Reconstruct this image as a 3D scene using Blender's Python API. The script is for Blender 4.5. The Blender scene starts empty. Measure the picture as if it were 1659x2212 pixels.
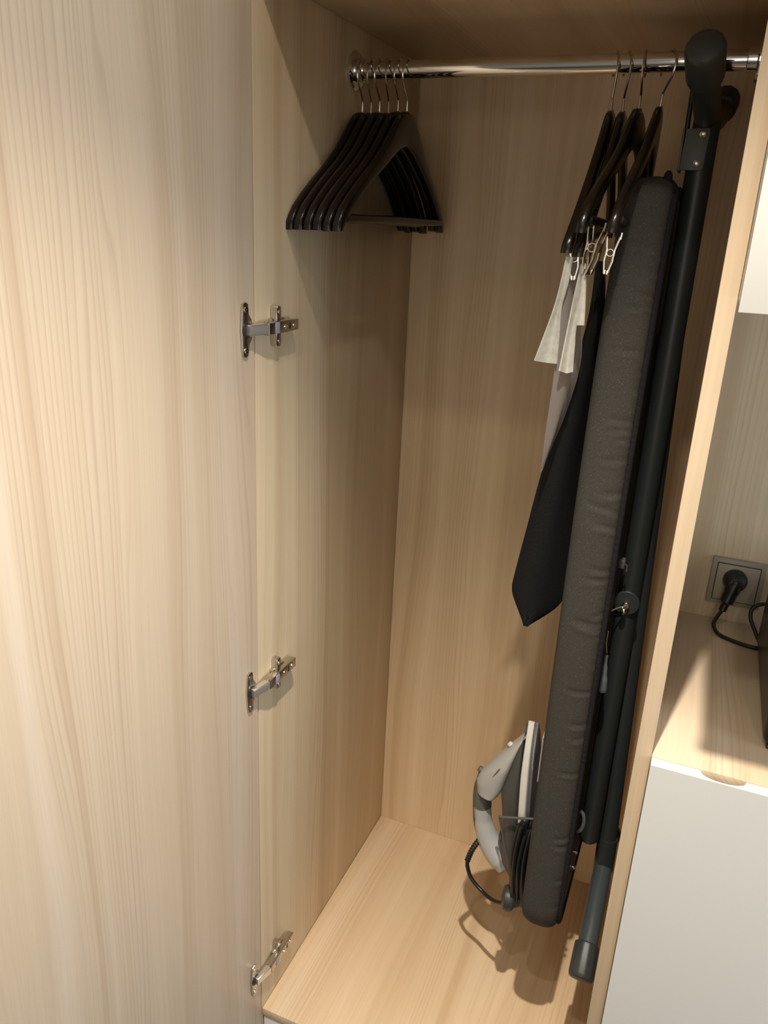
import bpy, bmesh, math, random
from mathutils import Vector, Matrix

random.seed(7)
SC = bpy.context.scene
COL = SC.collection
V = Vector

# ------------------------------------------------------------------ camera, world, lights
cam_d = bpy.data.cameras.new('camera'); cam = bpy.data.objects.new('camera', cam_d); COL.objects.link(cam)
cam.location = (0.5796, -1.5274, 1.3991)
cam.rotation_mode = 'XYZ'
cam.rotation_euler = (1.2276657, -0.0447815, 0.3963309)
cam_d.sensor_fit = 'VERTICAL'; cam_d.sensor_height = 36.0
cam_d.lens = 36.0 * 1711.05 / 2212.0
cam_d.clip_start = 0.02
SC.camera = cam

SC.view_settings.view_transform = 'Standard'
SC.view_settings.look = 'None'
SC.view_settings.gamma = 1.0
SC.view_settings.use_curve_mapping = False
SC.view_settings.exposure = 0.0

w = bpy.data.worlds.new('world'); SC.world = w; w.use_nodes = True
w.node_tree.nodes['Background'].inputs[0].default_value = (0.80, 0.88, 1.0, 1)
w.node_tree.nodes['Background'].inputs[1].default_value = 0.05

WARM = (1.0, 0.91, 0.77)
def spot(name, loc, power, size, blend, radius, color=WARM, aim=None):
    l = bpy.data.lights.new(name, 'SPOT'); l.energy = power; l.spot_size = math.radians(size); l.spot_blend = blend
    l.shadow_soft_size = radius; l.color = color
    o = bpy.data.objects.new(name, l); COL.objects.link(o); o.location = loc
    if aim is not None:
        o.rotation_euler = (V(aim) - V(loc)).to_track_quat('-Z', 'Y').to_euler()
    return o
# two recessed ceiling downlights in front of the wardrobe: a beam and its wider spill each
spot('downlight_near_beam', (0.50, -1.15, 2.31), 162, 72, 0.92, 0.018, aim=(0.47, -0.98, 0.0))
spot('downlight_near_spill', (0.50, -1.15, 2.31), 10, 155, 0.6, 0.018)
spot('downlight_far', (0.43, -1.55, 2.31), 19, 125, 0.9, 0.022)
spot('downlight_room', (1.05, -2.45, 2.31), 17, 150, 0.6, 0.04)
# added warm fill panel behind the camera; cool daylight from the right-wall window
def area_light(name, loc, rz, sx, sy, power, color):
    a = bpy.data.lights.new(name, 'AREA'); a.shape = 'RECTANGLE'; a.size = sx; a.size_y = sy
    a.energy = power; a.color = color
    o = bpy.data.objects.new(name, a); COL.objects.link(o); o.location = loc; o.rotation_euler = (math.radians(90), 0, rz)
area_light('front_fill', (0.9, -3.58, 1.25), 0, 1.4, 1.3, 11, (1.0, 0.94, 0.82))
area_light('window_daylight_side', (2.30, -1.05, 1.25), math.radians(90), 0.8, 1.2, 23, (0.72, 0.86, 1.0))

# ------------------------------------------------------------------ geometry helpers
def box(bm, x0, x1, y0, y1, z0, z1, bev=0.0, seg=2):
    vs = [bm.verts.new((x, y, z)) for z in (z0, z1) for y in (y0, y1) for x in (x0, x1)]
    fs = [(0, 2, 3, 1), (4, 5, 7, 6), (0, 1, 5, 4), (2, 6, 7, 3), (0, 4, 6, 2), (1, 3, 7, 5)]
    faces = [bm.faces.new([vs[i] for i in f]) for f in fs]
    if bev > 0:
        es = list({e for f in faces for e in f.edges})
        bmesh.ops.bevel(bm, geom=es, offset=bev, segments=seg, affect='EDGES', profile=0.5)

def loft(bm, rings, closed=True, cap=True):
    vr = [[bm.verts.new(p) for p in r] for r in rings]
    n = len(vr[0])
    for a, b in zip(vr[:-1], vr[1:]):
        for i in range(n if closed else n - 1):
            j = (i + 1) % n
            bm.faces.new((a[i], a[j], b[j], b[i]))
    if cap and closed:
        bm.faces.new(list(reversed(vr[0]))); bm.faces.new(vr[-1])
    return vr

def frames(pts):
    pts = [V(p) for p in pts]; out = []
    t0 = (pts[1] - pts[0]).normalized()
    up = V((0, 0, 1)) if abs(t0.z) < 0.9 else V((1, 0, 0))
    n = (up - t0 * up.dot(t0)).normalized()
    for i, p in enumerate(pts):
        if i == 0: t = pts[1] - pts[0]
        elif i == len(pts) - 1: t = pts[-1] - pts[-2]
        else: t = (pts[i + 1] - pts[i]).normalized() + (pts[i] - pts[i - 1]).normalized()
        t.normalize()
        n = (n - t * n.dot(t)).normalized()
        out.append((p, t, n, t.cross(n)))
    return out

def tube(bm, pts, rad, seg=14, flat=1.0, cap=True):
    fr = frames(pts)
    rings = []
    for i, (p, t, n, b) in enumerate(fr):
        r = rad[i] if isinstance(rad, (list, tuple)) else rad
        rings.append([p + n * (r * flat * math.cos(2 * math.pi * k / seg)) + b * (r * math.sin(2 * math.pi * k / seg)) for k in range(seg)])
    loft(bm, rings, True, cap)

def smooth(pts, sub=6):
    pts = [V(p) for p in pts]; out = []
    P = [2 * pts[0] - pts[1]] + pts + [2 * pts[-1] - pts[-2]]
    for i in range(1, len(P) - 2):
        p0, p1, p2, p3 = P[i - 1], P[i], P[i + 1], P[i + 2]
        for k in range(sub):
            t = k / sub
            out.append(0.5 * ((2 * p1) + (p2 - p0) * t + (2 * p0 - 5 * p1 + 4 * p2 - p3) * t * t + (3 * p1 - p0 - 3 * p2 + p3) * t ** 3))
    out.append(pts[-1])
    return out

def prism(bm, poly, axis, a, b, bev=0.0, seg=2):
    """poly: 2D outline; axis: extrusion axis; the two coordinates are the other axes in order"""
    def mk(u, v, w_):
        return {'X': (w_, u, v), 'Y': (u, w_, v), 'Z': (u, v, w_)}[axis]
    A = [bm.verts.new(mk(u, v, a)) for u, v in poly]; B = [bm.verts.new(mk(u, v, b)) for u, v in poly]
    n = len(poly); fs = [bm.faces.new(list(reversed(A))), bm.faces.new(B)]
    for i in range(n):
        j = (i + 1) % n
        fs.append(bm.faces.new((A[i], A[j], B[j], B[i])))
    bmesh.ops.recalc_face_normals(bm, faces=fs)
    if bev > 0:
        es = list({e for f in fs[:2] for e in f.edges})
        bmesh.ops.bevel(bm, geom=es, offset=bev, segments=seg, affect='EDGES', profile=0.5)

def lathe(bm, prof, p, axis, seg=24):
    """prof: (distance along axis, radius) list"""
    p = V(p); t = V(axis).normalized()
    up = V((0, 0, 1)) if abs(t.z) < 0.9 else V((1, 0, 0))
    n = (up - t * up.dot(t)).normalized(); b = t.cross(n)
    loft(bm, [[p + t * d + (n * math.cos(2 * math.pi * k / seg) + b * math.sin(2 * math.pi * k / seg)) * r for k in range(seg)] for d, r in prof])

def sphere(bm, c, r, seg=16):
    r = V(r) if not isinstance(r, (int, float)) else V((r, r, r))
    m = Matrix.Translation(V(c)) @ Matrix.Diagonal((r.x, r.y, r.z, 1))
    bmesh.ops.create_uvsphere(bm, u_segments=seg, v_segments=max(8, seg // 2), radius=1.0, matrix=m)

def obj(name, bm, mat, parent=None, sm=True, angle=35):
    bmesh.ops.recalc_face_normals(bm, faces=bm.faces[:])
    me = bpy.data.meshes.new(name); bm.to_mesh(me); bm.free()
    if mat: me.materials.append(mat)
    if sm:
        for p in me.polygons: p.use_smooth = True
        try: me.set_sharp_from_angle(angle=math.radians(angle))
        except Exception: pass
    o = bpy.data.objects.new(name, me); COL.objects.link(o)
    if parent is not None:
        o.parent = parent
        o.matrix_parent_inverse = Matrix.Translation(-base_of(parent))
    return o
BASE = {}
def base_of(o): return BASE.get(o.name, V((0, 0, 0)))

def tag(o, label=None, cat=None, group=None, kind=None):
    if label: o['label'] = label
    if cat: o['category'] = cat
    if group: o['group'] = group
    if kind: o['kind'] = kind
    return o
def thing(name, label, cat, loc, group=None):
    o = bpy.data.objects.new(name, None); COL.objects.link(o); o.location = loc
    o.empty_display_size = 0.05
    BASE[o.name] = V(loc)
    return tag(o, label, cat, group)
B = bmesh.new

# ------------------------------------------------------------------ materials
def mat(name, color, rough=0.5, metal=0.0, spec=0.5, **kw):
    m = bpy.data.materials.new(name); m.use_nodes = True
    b = m.node_tree.nodes['Principled BSDF']
    b.inputs['Base Color'].default_value = (*color, 1); b.inputs['Roughness'].default_value = rough
    b.inputs['Metallic'].default_value = metal; b.inputs['Specular IOR Level'].default_value = spec
    for k, v in kw.items(): b.inputs[k.replace('_', ' ')].default_value = v
    return m

def node(nt, t, **kw):
    n = nt.nodes.new(t)
    for k, v in kw.items(): setattr(n, k, v)
    return n

def math_n(nt, op, a, b=None, c=None):
    n = node(nt, 'ShaderNodeMath', operation=op)
    for i, x in enumerate((a, b, c)):
        if x is None: continue
        if isinstance(x, (int, float)): n.inputs[i].default_value = x
        else: nt.links.new(x, n.inputs[i])
    return n.outputs[0]

def noise_uv(nt, u, v, su, sv, seed, detail=2.0, rough=0.5, dist=0.0):
    c = node(nt, 'ShaderNodeCombineXYZ')
    nt.links.new(math_n(nt, 'MULTIPLY', u, su), c.inputs[0]); nt.links.new(math_n(nt, 'MULTIPLY', v, sv), c.inputs[1])
    c.inputs[2].default_value = seed
    n = node(nt, 'ShaderNodeTexNoise'); n.inputs['Scale'].default_value = 1.0
    n.inputs['Detail'].default_value = detail; n.inputs['Roughness'].default_value = rough; n.inputs['Distortion'].default_value = dist
    nt.links.new(c.outputs[0], n.inputs['Vector'])
    return n.outputs['Fac']

def ramp(nt, fac, stops):
    r = node(nt, 'ShaderNodeValToRGB'); e = r.color_ramp.elements
    e[0].position, e[0].color = stops[0][0], (*stops[0][1], 1)
    e[1].position, e[1].color = stops[-1][0], (*stops[-1][1], 1)
    for p, c in stops[1:-1]:
        q = e.new(p); q.color = (*c, 1)
    nt.links.new(fac, r.inputs[0]); return r.outputs[0]

def mixc(nt, fac, a, b, mode='MIX'):
    n = node(nt, 'ShaderNodeMix', data_type='RGBA', blend_type=mode)
    if isinstance(fac, (int, float)): n.inputs[0].default_value = fac
    else: nt.links.new(fac, n.inputs[0])
    for i, x in ((6, a), (7, b)):
        if isinstance(x, tuple): n.inputs[i].default_value = (*x, 1)
        else: nt.links.new(x, n.inputs[i])
    return n.outputs[2]

def wood(name, along, seed, tint=(1, 1, 1), line=1.0, freq=1.0):
    """pale ash melamine: long grain along one object axis"""
    m = bpy.data.materials.new(name); m.use_nodes = True; nt = m.node_tree
    b = nt.nodes['Principled BSDF']
    tc = node(nt, 'ShaderNodeTexCoord'); s = node(nt, 'ShaderNodeSeparateXYZ'); nt.links.new(tc.outputs['Object'], s.inputs[0])
    ax = {'X': 0, 'Y': 1, 'Z': 2}[along]
    oth = [s.outputs[i] for i in range(3) if i != ax]
    u = math_n(nt, 'ADD', oth[0], oth[1]); v = s.outputs[ax]
    w1 = noise_uv(nt, u, v, 7.0 * freq, 0.9, seed, 1.0)
    w2 = noise_uv(nt, u, v, 30.0 * freq, 3.5, seed + 1.7, 1.0)
    uw = math_n(nt, 'ADD', u, math_n(nt, 'MULTIPLY', math_n(nt, 'SUBTRACT', w1, 0.5), 0.085 / freq))
    uw = math_n(nt, 'ADD', uw, math_n(nt, 'MULTIPLY', math_n(nt, 'SUBTRACT', w2, 0.5), 0.006))
    w3 = noise_uv(nt, u, v, 24.0 * freq, 0.45, seed + 29.1, 1.0)
    ur = math_n(nt, 'ADD', uw, math_n(nt, 'MULTIPLY', math_n(nt, 'SUBTRACT', w3, 0.5), 0.040 / freq))
    band = noise_uv(nt, uw, v, 16 * freq, 0.10, seed + 3.1, 2.0, 0.5)
    fine = noise_uv(nt, uw, v, 520, 9.0, seed + 11.3, 2.0, 0.6)
    hair = noise_uv(nt, uw, v, 150, 0.8, seed + 23.3, 2.0, 0.6)
    mask = noise_uv(nt, uw, v, 13 * freq, 0.22, seed + 17.9, 1.0)
    pale = (0.715, 0.575, 0.430); cream = (0.655, 0.512, 0.358); tan = (0.575, 0.428, 0.284); dark = (0.43, 0.282, 0.190)
    c = ramp(nt, band, [(0.34, tan), (0.46, cream), (0.54, cream), (0.66, pale)])
    # growth rings: a soft rise and a sharp dark end, grouped by the mask
    fr = math_n(nt, 'FRACT', math_n(nt, 'MULTIPLY', ur, 112 * freq))
    sw = math_n(nt, 'POWER', fr, 4.0)
    edge = node(nt, 'ShaderNodeMapRange'); edge.inputs[1].default_value = 1.0; edge.inputs[2].default_value = 0.90
    nt.links.new(fr, edge.inputs[0])
    sw = math_n(nt, 'MULTIPLY', sw, edge.outputs[0])
    mk = node(nt, 'ShaderNodeMapRange', interpolation_type='SMOOTHSTEP'); mk.inputs[1].default_value = 0.47; mk.inputs[2].default_value = 0.62
    nt.links.new(mask, mk.inputs[0])
    mk2 = math_n(nt, 'ADD', math_n(nt, 'MULTIPLY', mk.outputs[0], 0.92), 0.08)
    lf = math_n(nt, 'MULTIPLY', math_n(nt, 'MULTIPLY', sw, mk2), 0.62 * line)
    c = mixc(nt, lf, c, dark)
    hz = math_n(nt, 'MULTIPLY', math_n(nt, 'SUBTRACT', hair, 0.5), 0.13)
    ff = math_n(nt, 'MULTIPLY', math_n(nt, 'SUBTRACT', fine, 0.5), 0.15)
    fz = math_n(nt, 'ADD', math_n(nt, 'ADD', ff, hz), 1.0)
    cc = node(nt, 'ShaderNodeCombineXYZ')
    for i in range(3): nt.links.new(fz, cc.inputs[i])
    c = mixc(nt, 1.0, c, cc.outputs[0], 'MULTIPLY')
    c = mixc(nt, 1.0, c, tint, 'MULTIPLY')
    nt.links.new(c, b.inputs['Base Color'])
    b.inputs['Roughness'].default_value = 0.42; b.inputs['Specular IOR Level'].default_value = 0.35
    bp = node(nt, 'ShaderNodeBump'); bp.inputs['Strength'].default_value = 0.06; bp.inputs['Distance'].default_value = 0.001
    nt.links.new(fine, bp.inputs['Height']); nt.links.new(bp.outputs[0], b.inputs['Normal'])
    return m

def cloth(name, c1, c2, scale, rough=0.95, bump=0.3, speck=None, dist=0.0008):
    m = bpy.data.materials.new(name); m.use_nodes = True; nt = m.node_tree; b = nt.nodes['Principled BSDF']
    tc = node(nt, 'ShaderNodeTexCoord')
    n = node(nt, 'ShaderNodeTexNoise'); n.inputs['Scale'].default_value = scale; n.inputs['Detail'].default_value = 3
    nt.links.new(tc.outputs['Object'], n.inputs['Vector'])
    c = ramp(nt, n.outputs['Fac'], [(0.35, c1), (0.65, c2)])
    if speck:
        v = node(nt, 'ShaderNodeTexVoronoi'); v.inputs['Scale'].default_value = scale * 0.55
        nt.links.new(tc.outputs['Object'], v.inputs['Vector'])
        f = ramp(nt, v.outputs['Distance'], [(0.10, (1, 1, 1)), (0.22, (0, 0, 0))])
        n2 = node(nt, 'ShaderNodeTexNoise'); n2.inputs['Scale'].default_value = scale * 0.4
        nt.links.new(tc.outputs['Object'], n2.inputs['Vector'])
        f2 = ramp(nt, n2.outputs['Fac'], [(0.5, (0, 0, 0)), (0.62, (1, 1, 1))])
        c = mixc(nt, mixc(nt, 1.0, f, f2, 'MULTIPLY'), c, speck)
    nt.links.new(c, b.inputs['Base Color'])
    b.inputs['Roughness'].default_value = rough; b.inputs['Specular IOR Level'].default_value = 0.2
    bp = node(nt, 'ShaderNodeBump'); bp.inputs['Strength'].default_value = bump; bp.inputs['Distance'].default_value = dist
    nt.links.new(n.outputs['Fac'], bp.inputs['Height']); nt.links.new(bp.outputs[0], b.inputs['Normal'])
    return m

M = dict(
    wl=wood('wood_left_panel', 'Z', 1.3, (0.99, 1.0, 0.95)),
    wr=wood('wood_divider', 'Z', 4.2, freq=1.6, line=0.5),
    wb=wood('wood_back', 'Z', 8.6, (1.04, 0.99, 0.89)),  # back, top and floor tints carry the warm light inside the wardrobe
    wt=wood('wood_top', 'Y', 13.4, (1.0, 0.95, 0.88)),
    wf=wood('wood_floor', 'Y', 21.7, (1.02, 0.98, 0.92)),
    wd=wood('wood_door', 'Z', 34.1, (0.97, 0.985, 1.03)),  # same melamine; cool daylight on the door put into its tint
    wn=wood('wood_niche', 'Z', 41.5, (0.94, 0.98, 0.98)),
    ws=wood('wood_shelf', 'Y', 55.2),
    white=mat('white_lacquer', (0.71, 0.70, 0.675), 0.35),
    wall=mat('painted_wall', (0.62, 0.60, 0.56), 0.9),
    carpet=cloth('room_floor_carpet', (0.10, 0.085, 0.07), (0.16, 0.135, 0.11), 300),
    chrome=mat('chrome', (0.78, 0.76, 0.73), 0.07, 1.0),
    nickel=mat('nickel_steel', (0.60, 0.56, 0.50), 0.24, 1.0),
    darknick=mat('dark_slot', (0.02, 0.018, 0.015), 0.5),
    link=mat('satin_steel', (0.80, 0.76, 0.70), 0.38, 0.9),
    bluecap=mat('grey_blue_plastic', (0.30, 0.32, 0.42), 0.3),
    hang=wood('hanger_wood_unused', 'Y', 3.0),
    tube=mat('charcoal_powder_coat', (0.026, 0.031, 0.032), 0.38),
    tube2=mat('slate_grey_tube', (0.050, 0.060, 0.063), 0.36),
    rubber=mat('black_rubber', (0.030, 0.034, 0.034), 0.45),
    mesh=mat('black_metal', (0.006, 0.007, 0.007), 0.5),
    plate=mat('dark_grey_plate', (0.085, 0.080, 0.074), 0.45),
    ring=mat('eyelet_brass_nickel', (0.62, 0.58, 0.48), 0.25, 1.0),
    lever=mat('grey_blue_lever', (0.10, 0.12, 0.13), 0.35),
    cover=cloth('grey_ironing_cover', (0.042, 0.040, 0.035), (0.064, 0.060, 0.053), 900, 0.8, 0.25, (0.26, 0.25, 0.22)),
    hem=cloth('black_hem', (0.014, 0.013, 0.016), (0.024, 0.022, 0.028), 500, 0.9, 0.4),
    black=cloth('black_fabric', (0.006, 0.0065, 0.007), (0.012, 0.012, 0.013), 700, 0.9, 0.3),
    paper=cloth('white_cloth', (0.60, 0.59, 0.54), (0.70, 0.69, 0.64), 120, 0.9, 0.15, dist=0.002),
    irgrey=mat('iron_light_grey', (0.40, 0.39, 0.375), 0.35),
    irhandle=mat('iron_handle_grey', (0.44, 0.44, 0.44), 0.28),
    irdark=mat('iron_dark_grey', (0.062, 0.060, 0.056), 0.4),
    irmid=mat('iron_mid_grey', (0.115, 0.112, 0.10), 0.4),
    irwhite=mat('iron_white_skirt', (0.62, 0.59, 0.54), 0.4),
    sole=mat('iron_sole_steel', (0.30, 0.32, 0.38), 0.25, 0.8),
    holder=mat('holder_grey', (0.42, 0.40, 0.37), 0.45),
    cord=mat('black_cord', (0.008, 0.008, 0.008), 0.35),
    sock=mat('socket_beige', (0.36, 0.32, 0.26), 0.45),
    sock2=mat('socket_frame', (0.31, 0.28, 0.22), 0.4),
    appl=mat('appliance_black', (0.010, 0.009, 0.008), 0.35),
)
bpy.data.materials.remove(M.pop('hang'))
# dark stained hanger wood
def hanger_mat():
    m = bpy.data.materials.new('dark_hanger_wood'); m.use_nodes = True; nt = m.node_tree; b = nt.nodes['Principled BSDF']
    tc = node(nt, 'ShaderNodeTexCoord'); s = node(nt, 'ShaderNodeSeparateXYZ'); nt.links.new(tc.outputs['Object'], s.inputs[0])
    f = noise_uv(nt, math_n(nt, 'ADD', s.outputs[0], s.outputs[2]), s.outputs[1], 160, 12, 2.0, 2)
    c = ramp(nt, f, [(0.3, (0.0045, 0.003, 0.0024)), (0.7, (0.010, 0.006, 0.004))])
    nt.links.new(c, b.inputs['Base Color']); b.inputs['Roughness'].default_value = 0.24
    b.inputs['Specular IOR Level'].default_value = 0.45
    return m
M['hang'] = hanger_mat()
def film_mat():
    m = bpy.data.materials.new('clear_plastic_film'); m.use_nodes = True; nt = m.node_tree
    out = nt.nodes['Material Output']; b = nt.nodes['Principled BSDF']
    b.inputs['Base Color'].default_value = (0.50, 0.47, 0.46, 1); b.inputs['Roughness'].default_value = 0.3
    t = node(nt, 'ShaderNodeBsdfTransparent'); t.inputs[0].default_value = (0.80, 0.78, 0.76, 1)
    mx = node(nt, 'ShaderNodeMixShader'); mx.inputs[0].default_value = 0.42
    nt.links.new(t.outputs[0], mx.inputs[1]); nt.links.new(b.outputs[0], mx.inputs[2]); nt.links.new(mx.outputs[0], out.inputs[0])
    return m
M['film'] = film_mat()

# ------------------------------------------------------------------ the room
W, T, D, H = 0.5735, 0.0201, 0.58, 1.6845
ZS, YN, ZD = 0.766, -0.1033, 1.334
ZR, YR = 1.625, -0.284
FZ = -0.42
def struct(name, ext, m):
    bm = B(); box(bm, *ext); o = obj(name, bm, m, None, False); o['kind'] = 'structure'; return o
struct('floor', (-1.6, 2.4, -3.7, 0.10, FZ - 0.05, FZ), M['carpet'])
struct('ceiling', (-1.6, 2.4, -3.7, 0.10, 2.36, 2.41), M['wall'])
struct('wall_back', (-1.6, 2.4, 0.03, 0.10, FZ, 2.36), M['wall'])
struct('wall_front', (-1.6, 2.4, -3.7, -3.62, FZ, 2.36), M['wall'])
struct('wall_left', (-1.6, -1.52, -3.62, 0.03, FZ, 2.36), M['wall'])
struct('wall_right', (2.32, 2.4, -3.62, 0.03, FZ, 2.36), M['wall'])

# ------------------------------------------------------------------ wardrobe
wr = thing('wardrobe', 'pale wood wardrobe compartment with its door open and a chrome rail', 'wardrobe', (W / 2, -D / 2, FZ))
TOP = H + 0.02
bm = B(); box(bm, -0.018, 0, -D, 0, FZ, TOP, 0.0008); obj('side_panel', bm, M['wl'], wr)
bm = B(); box(bm, W, W + T, -D, 0, FZ, 2.02, 0.0008); o = obj('side_panel', bm, M['wr'], wr); o['label'] = 'divider panel with bright front edge'
bm = B(); box(bm, 0.0003, W - 0.0003, 0.0, 0.014, FZ, TOP); obj('back_panel', bm, M['wb'], wr)
bm = B(); box(bm, 0.0003, W - 0.0003, -D, -0.0003, -0.018, 0.0, 0.0012); obj('bottom_panel', bm, M['wf'], wr)
bm = B(); box(bm, 0.0003, W - 0.0003, -D, -0.0003, H, TOP, 0.0008); obj('top_panel', bm, M['wt'], wr)
bm = B(); box(bm, 0.003, W - 0.003, -D + 0.002, -D + 0.020, FZ + 0.06, -0.022, 0.001); o = obj('drawer_front', bm, M['white'], wr); o['label'] = 'white drawer front below the compartment'
# rail with end flanges
bm = B(); lathe(bm, [(0, 0.0125), (W - 0.004, 0.0125)], (0.002, YR, ZR), (1, 0, 0), 40)
rail = obj('clothes_rail', bm, M['chrome'], wr)
for x, ax in ((0.0005, 1), (W - 0.0005, -1)):
    bm = B(); lathe(bm, [(0, 0.0275), (0.0025, 0.0275), (0.0045, 0.025), (0.005, 0.0165), (0.016, 0.0160), (0.017, 0.0150), (0.017, 0.0126)], (x, YR, ZR), (ax, 0, 0), 36)
    o = obj('rail_flange', bm, M['chrome'], wr); o.parent = rail; o.matrix_parent_inverse = Matrix.Identity(4)
# door, swung open past the left side panel
DANG = math.radians(97)
hx, hy = 0.0005, -0.584
du = V((-math.sin(DANG - math.pi / 2), -math.cos(DANG - math.pi / 2), 0))   # along the door away from the hinge
dn = V((-du.y, du.x, 0)); dn = dn if dn.x > 0 else -dn                        # inner face normal, towards the camera side
DM = Matrix(((du.x, -dn.x, 0, hx), (du.y, -dn.y, 0, hy), (0, 0, 1, 0), (0, 0, 0, 1)))   # local x along door, y into the thickness
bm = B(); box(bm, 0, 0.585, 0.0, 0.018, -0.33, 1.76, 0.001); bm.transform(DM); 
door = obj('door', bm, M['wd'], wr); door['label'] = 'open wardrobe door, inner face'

def sub(name, bm, m, part):
    o = obj(name, bm, m, None); o.parent = part
    o.matrix_parent_inverse = part.matrix_parent_inverse.inverted() if False else Matrix.Identity(4)
    return o

def hinge(z):
    """concealed cup hinge: arm on the wall plate at x=0, cup flange on the door"""
    # arm: U channel standing off the wall
    y0, y1 = -0.490, -0.573
    bm = B()
    prof = [(y0, z + 0.0075), (y0, z - 0.0075), (y0 - 0.030, z - 0.0085), (y0 - 0.060, z - 0.0085), (y1, z - 0.0075), (y1, z + 0.0075), (y0 - 0.060, z + 0.0085), (y0 - 0.030, z + 0.0085)]
    prism(bm, prof, 'X', 0.005, 0.018, 0.0012)
    root = obj('hinge', bm, M['nickel'], wr)
    def s(name, bm, m): 
        o = obj(name, bm, m, None); o.parent = root; return o
    # mounting wings above and below the arm
    for sg in (1, -1):
        bm = B()
        poly = [(-0.541, z + sg * 0.006), (-0.529, z + sg * 0.006), (-0.5285, z + sg * 0.024), (-0.531, z + sg * 0.028), (-0.539, z + sg * 0.028), (-0.5415, z + sg * 0.024)]
        prism(bm, poly, 'X', 0.0003, 0.0115, 0.0016); s('mounting_wing', bm, M['nickel'])
        bm = B(); lathe(bm, [(0, 0.0034), (0.0014, 0.0030), (0.0014, 0.0)], (0.0115, -0.535, z + sg * 0.020), (1, 0, 0), 12); s('screw', bm, M['chrome'])
    bm = B(); box(bm, 0.0003, 0.008, -0.548, -0.512, z - 0.011, z + 0.011, 0.002); s('base_plate', bm, M['nickel'])
    # screws, slot and the release cap on the arm's face
    for yy in (-0.528, -0.503):
        bm = B(); lathe(bm, [(0, 0.0042), (0.0012, 0.0038), (0.0012, 0.0018), (0.0004, 0.0016)], (0.018, yy, z), (1, 0, 0), 14); s('screw', bm, M['chrome'])
    bm = B(); box(bm, 0.0175, 0.0183, -0.5175, -0.5135, z - 0.0045, z + 0.0045); s('slot', bm, M['darknick'])
    bm = B(); box(bm, 0.0178, 0.0192, -0.557, -0.546, z - 0.0078, z + 0.0078, 0.0008); s('release_cap', bm, M['bluecap'])
    bm = B(); tube(bm, [(0.012, y1 + 0.002, z - 0.009), (0.012, y1 + 0.002, z + 0.009)], 0.003, 10); s('pivot_pin', bm, M['nickel'])
    # link reaching the cup
    c = V((hx, hy, z)) + du * 0.022
    bm = B()
    p0 = V((0.0145, y1 - 0.001, 0)); p1 = V((c.x + 0.0085, c.y - 0.001, 0))
    d = (p1 - p0).normalized(); nn = V((-d.y, d.x, 0)); nn = nn if nn.x > 0 else -nn
    q = [p0 + nn * 0.003, p1 + nn * 0.003, p1 - nn * 0.006, p0 - nn * 0.009]
    prism(bm, [(p.x, p.y) for p in q], 'Z', z - 0.0075, z + 0.0075, 0.0022, 3); s('link', bm, M['link'])
    # cup flange on the door, with dark cup and screws
    bm = B()
    pl = [(0.013, -0.033), (0.022, -0.035), (0.0265, -0.031), (0.0265, -0.019), (0.0135, -0.0145)]
    outl = [(0.0285, -0.026), (0.027, -0.034), (0.021, -0.0365), (0.016, -0.034), (0.0145, -0.020), (0.0095, -0.014), (0.0070, -0.006), (0.0070, 0.006), (0.0095, 0.014), (0.0145, 0.020), (0.016, 0.034), (0.021, 0.0365), (0.027, 0.034), (0.0285, 0.026), (0.0305, 0.0)]
    prism(bm, [(x, zz + z) for x, zz in outl], 'Y', -0.0035, -0.0002, 0.0009); bm.transform(DM); s('cup_plate', bm, M['nickel'])
    bm = B(); lathe(bm, [(0, 0.0098), (0.0011, 0.0098), (0.0012, 0.007)], (0.0195, -0.0034, z), (0, -1, 0), 20); bm.transform(DM); s('cup', bm, M['darknick'])
    for sg in (1, -1):
        bm = B(); lathe(bm, [(0, 0.0038), (0.0016, 0.0032), (0.0016, 0.0012), (0.0008, 0.001)], (0.0215, -0.0035, z + sg * 0.027), (0, -1, 0), 14); bm.transform(DM); s('screw', bm, M['chrome'])
    return root
for z in (1.264, 0.706, 0.098): hinge(z)

# ------------------------------------------------------------------ shelf unit to the right of the divider
su = thing('shelf_unit', 'open wooden niche unit between white upper door and white drawer', 'cabinet', (0.9, -0.3, FZ))
X0, X1 = W + T + 0.0004, 1.90
bm = B(); box(bm, X0, X1, -D, YN, ZS - 0.018, ZS, 0.0008); obj('shelf', bm, M['ws'], su)
bm = B(); box(bm, X0, X1, YN, YN + 0.012, FZ, 2.02); obj('back_panel', bm, M['wn'], su)
YU = -0.770
bm = B(); box(bm, X0 + 0.0002, X1, YU + 0.019, YN - 0.0005, ZD + 0.013, ZD + 0.031); obj('cabinet_base', bm, M['white'], su)
bm = B(); box(bm, X0 + 0.0002, X0 + 0.0182, YU + 0.019, -D - 0.0006, ZD + 0.0315, 2.02); o = obj('cabinet_side', bm, M['white'], su)
bm = B(); box(bm, X0 - 0.0012, X1 + 0.01, YU, YU + 0.018, ZD + 0.0115, 2.02, 0.0008); o = obj('cabinet_door', bm, M['white'], su); o['label'] = 'white upper door'
# drawer front with a scooped finger pull in its top edge
bm = B()
ZT = ZS - 0.0015; y0, y1 = -0.598, -D - 0.0006
n = 18; sc = [(0.6815 + 0.027 * math.cos(math.pi * i / n), y1 - 0.0145 * math.sin(math.pi * i / n) ** 0.8) for i in range(n + 1)]
poly = [(X0 + 0.0003, y0), (X1 + 0.01, y0), (X1 + 0.01, y1)] + sc + [(X0 + 0.0003, y1)]
prism(bm, poly, 'Z', ZT - 0.03, ZT)
box(bm, X0 + 0.0003, X1 + 0.01, y0, y1, FZ + 0.06, ZT - 0.03)
o = obj('drawer_front', bm, M['white'], su, True, 25); o['label'] = 'white drawer front with scooped finger pull'

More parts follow.
